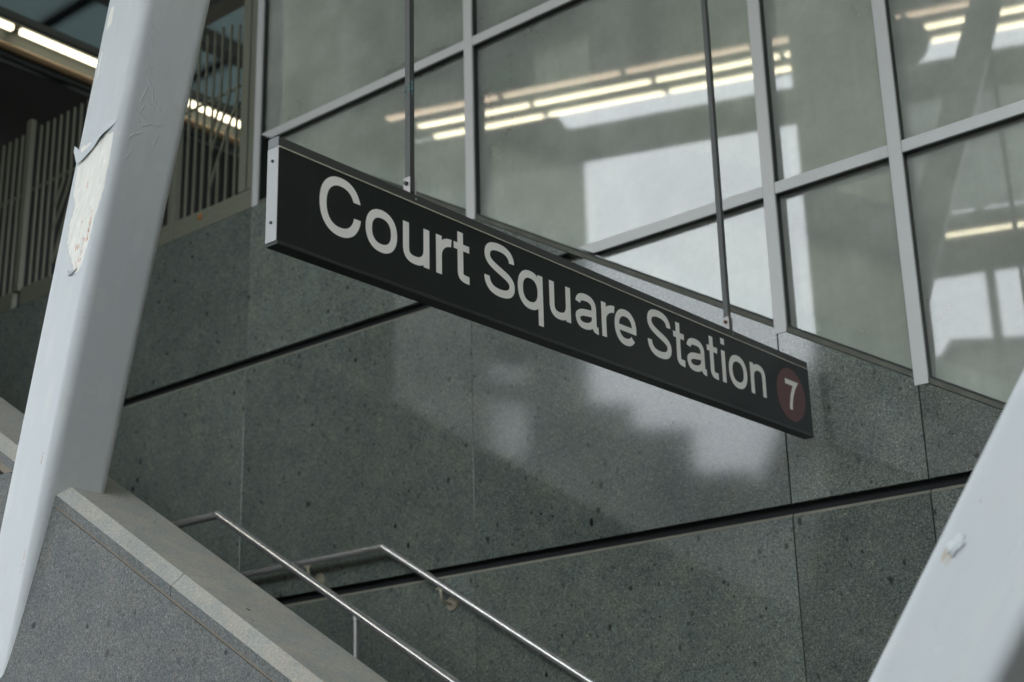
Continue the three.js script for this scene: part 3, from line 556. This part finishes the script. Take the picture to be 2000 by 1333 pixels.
  for (let i = 0; i < lp.count; i++) { const X = lp.getX(i), Y = lp.getY(i), Z = lp.getZ(i), n = 0.75 + 0.25 * Math.sin(9 * X + 3 * Y) * Math.sin(7 * Y + 2) + 0.18 * Math.sin(17 * Z + 11 * X + 5 * Y) + 0.1 * Math.sin(31 * Y + 13 * Z); lp.setXYZ(i, XR + X * 0.0155 * n + (Y > 0 ? 0.003 : -0.002), 2.455 + Y * 0.05 * (0.8 + 0.2 * n), -3.343 + Z * 0.0155 * n); }
  lump.computeVertexNormals();
  part(r1, 'paint_lump', lump, std({ map: cloudTex(128, 0.25, 0.75, 6, 3, [0.75, 1.0, 1.0]), roughness: 0.8 }));
  rod(-5.27, 'square dark steel hanger rod holding the sign above the word Station, with a rusty bolt', true);
  own('support_beam', box(-3.31, -3.13, 6.2, 6.4, -5.97, -2.6), M.greySteel, 'steel beam overhead from which the sign hangs', 'beam');
}
// ------------------------------------------------------------------ barred screen left of the glass
{
  const post = (p, x0, x1, y0, y1, d = 0.05) => part(p, 'post', rbox(x0, x1, y0, y1, ZW - d, ZW - 0.004, 0.003), M.fence);
  const barG = (pts, r = 0.0075) => { const l = []; for (let i = 0; i + 1 < pts.length; i++) l.push(bar(V(pts[i][0], pts[i][1], ZW - 0.03), V(pts[i + 1][0], pts[i + 1][1], ZW - 0.03), 2 * r, 2 * r, V(0, 0, 1))); return l.length > 1 ? merged(l) : l[0]; };
  const panel = (label, xl, xr, flipLow) => {
    const f = thing('bar_screen', label, 'barred screen', 'barred screens on the granite wall');
    part(f, 'bottom_rail', rbox(xl, xr, 4.066, 4.206, ZW - 0.05, ZW - 0.006, 0.004), M.fence);
    part(f, 'middle_rail', box(xl, xr, 5.035, 5.055, ZW - 0.05, ZW - 0.042), M.fence);
    return f;
  };
  const f = panel('barred metal screen with bent bars between white column and glass', -8.02, -7.195);
  post(f, -8.06, -8.02, 4.064, 5.66); post(f, -7.345, -7.27, 4.21, 6.4, 0.08); post(f, -7.255, -7.2, 4.21, 6.4, 0.1);
  for (const x of [-7.935, -7.85, -7.765, -7.68]) part(f, 'bar', barG([[x, 4.2], [x, 5.57]]), M.fence);
  part(f, 'bent_bar', barG([[-7.595, 5.57], [-7.595, 4.98], [-7.68, 4.78]]), M.fence);
  part(f, 'bent_bar', barG([[-7.505, 5.55], [-7.505, 4.98], [-7.68, 4.62]]), M.fence);
  part(f, 'bent_bar', barG([[-7.415, 5.52], [-7.415, 4.93], [-7.48, 4.8], [-7.6, 4.55], [-7.68, 4.35]]), M.fence);
  part(f, 'bar', barG([[-7.595, 4.2], [-7.595, 4.56]]), M.fence);
  part(f, 'bar', barG([[-7.505, 4.2], [-7.505, 4.75]]), M.fence);
  part(f, 'bar', barG([[-7.415, 4.2], [-7.415, 4.93]]), M.fence);
  part(f, 'rosette', (() => { const g = [new THREE.CylinderGeometry(0.024, 0.026, 0.008, 24).rotateX(Math.PI / 2).translate(-7.735, 4.158, ZW - 0.003), new THREE.SphereGeometry(0.011, 14, 10).translate(-7.735, 4.158, ZW + 0.001)]; for (let k = 0; k < 8; k++) g.push(new THREE.SphereGeometry(0.006, 8, 6).translate(-7.735 + 0.017 * Math.cos(k * Math.PI / 4), 4.158 + 0.017 * Math.sin(k * Math.PI / 4), ZW + 0.001)); return merged(g); })(), std({ color: lin(0.36, 0.19, 0.07), roughness: 0.55, metalness: 0.4 }));
  const h = panel('barred metal screen in the dark opening at the left edge', -9.9, -8.06);
  post(h, -9.99, -9.93, 4.2, 5.66); 
  for (const x of [-9.82, -9.73, -9.64, -9.55, -9.28, -9.19, -9.1, -8.92, -8.83, -8.74, -8.65, -8.56, -8.47, -8.38, -8.29, -8.2, -8.11]) part(h, 'bar', barG([[x, 4.2], [x, 5.57]]), M.fence);
  part(h, 'bent_bar', barG([[-9.46, 5.57], [-9.46, 4.98], [-9.55, 4.78]]), M.fence);
  part(h, 'bent_bar', barG([[-9.37, 5.57], [-9.37, 4.98], [-9.42, 4.84], [-9.55, 4.6]]), M.fence);
  part(h, 'bent_bar', barG([[-9.28, 4.98], [-9.4, 4.66], [-9.53, 4.32]]), M.fence);
  part(h, 'bar', barG([[-9.46, 4.2], [-9.46, 4.5]]), M.fence);
  const k = panel('barred metal screen running on past the frame at far left', -12.0, -10.0);
  for (let x = -10.08; x > -11.9; x -= 0.09) part(k, 'bar', barG([[x, 4.2], [x, 5.57]]), M.fence);
}
// ------------------------------------------------------------------ station roof and lit beam beyond the screens
{
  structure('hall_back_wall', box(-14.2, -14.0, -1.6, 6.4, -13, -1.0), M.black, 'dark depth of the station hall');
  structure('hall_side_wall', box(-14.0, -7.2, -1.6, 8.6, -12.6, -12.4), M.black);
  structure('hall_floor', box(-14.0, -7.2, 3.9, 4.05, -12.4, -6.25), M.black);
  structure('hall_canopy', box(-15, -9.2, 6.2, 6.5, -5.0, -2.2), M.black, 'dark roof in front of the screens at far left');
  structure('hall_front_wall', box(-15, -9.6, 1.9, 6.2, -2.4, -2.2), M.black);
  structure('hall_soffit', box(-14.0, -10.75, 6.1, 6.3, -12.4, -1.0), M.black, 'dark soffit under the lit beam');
  const b = thing('roof_beam', 'grey steel roof beam carrying the fluorescent strip at upper left', 'beam');
  part(b, 'web', box(-10.62, -10.58, 6.5, 6.9, -12.3, -2.0), M.darkSteel);
  part(b, 'bottom_flange', rbox(-10.64, -10.45, 6.775, 6.80, -12.3, -2.0, 0.004), M.darkSteel);
  part(b, 'side_plate', box(-10.50, -10.48, 6.785, 6.885, -12.3, -2.0), M.greySteel);
  part(b, 'lower_trim', tube([V(-10.545, 6.575, -12.3), V(-10.545, 6.575, -2.0)], 0.034, 2, 12), std({ color: lin(0.26, 0.18, 0.1), roughness: 0.6 }));
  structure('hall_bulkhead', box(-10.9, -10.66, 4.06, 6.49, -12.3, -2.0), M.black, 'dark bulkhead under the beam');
  const r = thing('roof_ceiling', 'grey panelled ceiling between steel beams at the top left corner', 'ceiling');
  for (let i = 0; i < 6; i++) for (let j = 0; j < 6; j++) { const z = -2.2 - i * 1.6, x = -15.25 + j * 1.6; part(r, 'ceiling_panel', rbox(x + 0.02, x + 1.52, 7.55, 7.58, z - 1.54, z - 0.04, 0.004), M.skylight); }
  for (let j = 0; j < 7; j++) { const x = -15.32 + j * 1.6; part(r, 'long_beam', box(x - 0.06, x + 0.1, 7.4, 7.6, -12.4, -2.0), M.greySteel); }
  for (let j = 0; j < 7; j++) { const z = -2.2 - j * 1.6 + 0.01; part(r, 'panel_joint', box(-15.4, -5.6, 7.58, 7.62, z - 0.08, z + 0.08), M.darkSteel); }
  for (let i = 0; i < 6; i++) { const z = -2.0 - i * 1.6 - 0.84; part(r, 'cross_beam', merged([box(-15.4, -5.6, 7.3, 7.54, z - 0.02, z + 0.02), box(-15.4, -5.6, 7.28, 7.3, z - 0.09, z + 0.09)]), M.greySteel); }
}
// ------------------------------------------------------------------ fluorescent fittings
function fitting(name, label, group, a, b, w, mat, watts, down = true) {
  const f = thing(name, label, 'light fitting', group);
  const d = b.clone().sub(a), L = d.length(), mid = a.clone().add(b).multiplyScalar(0.5), ang = Math.atan2(-d.z, d.x);
  f.position.copy(mid); f.rotation.y = ang;
  part(f, 'housing', rbox(-L / 2, L / 2, 0.0, 0.07, -w / 2 - 0.02, w / 2 + 0.02, 0.005), M.greySteel);
  part(f, 'diffuser', rbox(-L / 2 + 0.02, L / 2 - 0.02, -0.05, -0.001, -w / 2, w / 2, 0.01), mat);
  const l = new THREE.RectAreaLight(mat.emissive.clone(), watts, L - 0.04, w); l.position.set(0, -0.056, 0); l.rotation.x = -Math.PI / 2; f.add(l);
  return f;
}
for (const [z0, z1] of [[-2.6, -4.55], [-4.6, -6.09], [-6.125, -8.6], [-8.65, -10.9]])
  fitting('fluorescent_light', z0 > -3 ? 'fluorescent strip under the roof beam, nearest length, outside the frame' : z0 > -5 ? 'short glowing fluorescent strip at the left frame edge, before the gap' : z0 > -7 ? 'long glowing fluorescent strip just left of the white leaning column' : 'glowing fluorescent strip seen through the bars right of the white column', 'fluorescent strips under the roof beam', V(-10.5, 6.765, z0), V(-10.5, 6.765, z1), 0.05, M.tubeNear, 0.75);

// ------------------------------------------------------------------ the elevated railway behind the viewer, seen mirrored in glass and granite
const vd = V(Math.cos(0.345), 0, Math.sin(0.345));          // along the viaduct
const vn = V(-Math.sin(0.345), 0, Math.cos(0.345));         // towards its open side
const vo = V(-14.55, 0, 6.0);
const VP = (s, t, y) => vo.clone().addScaledVector(vd, s).addScaledVector(vn, t).setY(y);
function vbox(s0, s1, t0, t1, y0, y1) { const g = new THREE.BoxGeometry(s1 - s0, y1 - y0, t1 - t0); g.rotateY(-0.345); const c = VP((s0 + s1) / 2, (t0 + t1) / 2, (y0 + y1) / 2); g.translate(c.x, c.y, c.z); return g; }
{
  const v = thing('railway_viaduct', 'elevated railway structure mirrored in the glass panes, with an open slot between two decks', 'viaduct');
  part(v, 'deck', vbox(-40, 40, -9, 0.74, 12.12, 12.2), M.deck);
  part(v, 'deck', vbox(2, 40, -22, -9.02, 12.12, 12.3), M.deck);
  part(v, 'deck', vbox(-40, 40, 1.34, 2.2, 12.0, 12.1), M.deck);
  part(v, 'deck', vbox(-40, 0.2, 0.745, 1.335, 12.0, 12.1), M.deck);
  part(v, 'edge_beam', vbox(-40, 40, 2.2, 2.45, 11.95, 12.15), M.deck);
  for (let s = -37.5; s < 40; s += 4.6) part(v, 'cross_girder', vbox(s, s + 0.4, -8.9, 0.7, 12.0, 12.11), M.deck);
  for (const t of [-8, -3.6]) part(v, 'girder', vbox(-40, 40, t, t + 0.5, 11.5, 11.99), M.deck);
  part(v, 'platform_roof', vbox(5.4, 9.6, 2.47, 7.7, 12.0, 12.02), phys({ color: lin(0.7, 0.74, 0.73), transmission: 0.4, thickness: 0, roughness: 0.9 }));
  part(v, 'platform_roof', vbox(5.5, 9.6, 8.3, 9.15, 12.0, 12.2), M.deck);
  for (const a of [6.6, 9.2]) part(v, 'roof_strut', vbox(a, a + 0.18, 7.7, 8.3, 12.02, 12.18), M.deck);
  part(v, 'edge_beam', vbox(5.5, 9.6, 9.2, 10.1, 11.95, 12.15), std({ color: lin(0.34, 0.28, 0.19), roughness: 0.7 }));
  part(v, 'edge_beam', vbox(5.5, 9.6, 10.12, 10.4, 11.6, 12.15), M.deck);
  for (const a of [6.55, 8.4, 9.3]) part(v, 'roof_post', vbox(a, a + 0.2, 10.15, 10.35, -1.6, 11.6), M.deck);
}
{
  const rows = [[-0.05, 0.11], [0.42, 0.11], [-0.52, 0.13]];
  rows.forEach(([t, w], r) => { for (let k = 0; k < 6; k++) { const s0 = [-2.07, -1.97, -2.45][r] + k * 2.12; fitting('viaduct_light', ['middle', 'lower bright', 'upper dim'][r] + ' mirrored row of fluorescent lights, ' + ['first', 'second', 'third', 'fourth', 'fifth', 'sixth'][k] + ' fitting from the left', 'fluorescent fittings under the railway', VP(s0, t, 12.0), VP(s0 + 2.06, t, 12.0), w, r === 2 ? M.tubeDim : M.tube, r === 2 ? 0.75 : 2.3); } });
}
for (let k = 0; k < 2; k++) fitting('viaduct_light', (k ? 'second' : 'first') + ' fluorescent light mirrored in the lower right pane, counted from the left', 'fluorescent fittings under the far platform roof', VP(5.6 + k * 2.12, 8.85, 12.0), VP(7.66 + k * 2.12, 8.85, 12.0), 0.1, M.tube, 2.3);
{
  const g = thing('hanging_globe', 'dark rounded fitting hanging under the railway, mirrored in the upper right pane', 'globe');
  part(g, 'globe', new THREE.SphereGeometry(0.26, 32, 24).scale(1, 1.15, 1).translate(-6.66, 9.0, 3.3), M.darkSteel);
  part(g, 'stem', new THREE.CylinderGeometry(0.03, 0.03, 2.9, 12).translate(-6.66, 10.65, 3.3), M.darkSteel);
}
// pier and buildings across the street
own('concrete_pier', box(-8.36, -7.2, -1.6, 12.1, 3.6, 4.3), M.concrete, 'broad grey concrete pier mirrored in the middle panes', 'pier');
// the street front opposite runs square to the direction (-0.6, 0.8)
const FACE = -0.6435;
function building(name, label, w0, w1, d0, d1, h, mat, storeys, cols) {
  const b = thing(name, label, 'building');
  const wc = (w0 + w1) / 2; b.position.set(0.8 * wc - 0.6 * d0, -1.6, -11.948 + 0.6 * wc + 0.8 * d0); b.rotation.y = FACE;
  const hw = (w1 - w0) / 2, D = d1 - d0, H = h + 1.6;
  part(b, 'wall', box(-hw, hw, 0, H, 0, D), mat);
  part(b, 'roof', box(-hw - 0.12, hw + 0.05, H, H + 0.3, -0.15, D), M.facadeDark);
  const fh = H / storeys, fw = 2 * hw / cols;
  for (let i = 0; i < storeys; i++) for (let j = 0; j < cols; j++) part(b, 'window', box(-hw + fw * (j + 0.22), -hw + fw * (j + 0.78), fh * (i + 0.3), fh * (i + 0.8), -0.04, 0.02), M.window);
  return b;
}
building('office_building', 'tall grey block across the street mirrored at the left of the granite', -18.99, -3.85, 55, 57, 26.6, M.facade, 8, 9);
building('office_building', 'narrow tall block across the street mirrored in the granite beside a strip of sky', -2.46, -0.03, 55, 75, 27.0, M.facade, 8, 2);
building('low_building', 'low block with the highest step of the roofline mirrored below the sign', 0.05, 1.47, 55, 75, 15.58, M.facade, 4, 1);
building('low_building', 'second step of the mirrored roofline below the sign', 1.51, 3.67, 55, 75, 14.55, M.facadeDark, 4, 1);
building('low_building', 'third, lower step of the mirrored roofline', 3.71, 5.71, 55, 75, 12.83, M.facade, 4, 1);
building('low_building', 'lowest flat roof of the mirrored roofline', 5.76, 7.97, 55, 75, 12.33, M.facadeDark, 3, 2);
building('low_building', 'long building across the street behind the viewer', 8.07, 79.51, 55, 75, 16.86, M.facade, 4, 14);
{
  const g = merged([box(-3.73, -2.50, 16.68, 17.03, 55.3, 57.0), box(-3.73, -2.50, 18.49, 40.19, 55.3, 58.0), box(-3.73, -2.50, -1.61, 14.07, 55.3, 67.0)]); g.rotateY(FACE); g.translate(0, 0, -11.948);
  own('link_building', g, M.facade, 'link between the two tall blocks across the street, mirrored in the granite', 'building');
}
building('office_building', 'wide block across the street mirrored at the foot of the right pane', 13.0, 60, 53, 75, 16.9, M.facade, 5, 12);
{
  const l = []; for (let k = 0; k < 13; k++) l.push(box(-4.0 + k * 0.13, -3.925 + k * 0.13, 0, 27, 58.2, 58.3));
  const g = merged(l); g.rotateY(FACE); g.translate(0, -1.6, -11.948);
  own('slatted_screen', g, M.facade, 'slatted screen in the gap between two tall blocks, mirrored in granite as a pale patch', 'screen');
}
own('corner_block', box(18, 40, -1.6, 8.5, 5, 30), std({ color: lin(0.28, 0.24, 0.18), roughness: 0.9 }), 'brown building mass to the right behind the viewer, outside the view', 'building');
own('side_block', box(9, 22, -1.6, 12.2, -40, 3), std({ color: lin(0.3, 0.26, 0.2), roughness: 0.9 }), 'dark building mass to the right of the stair, outside the view', 'building');

renderer.render(scene, camera);
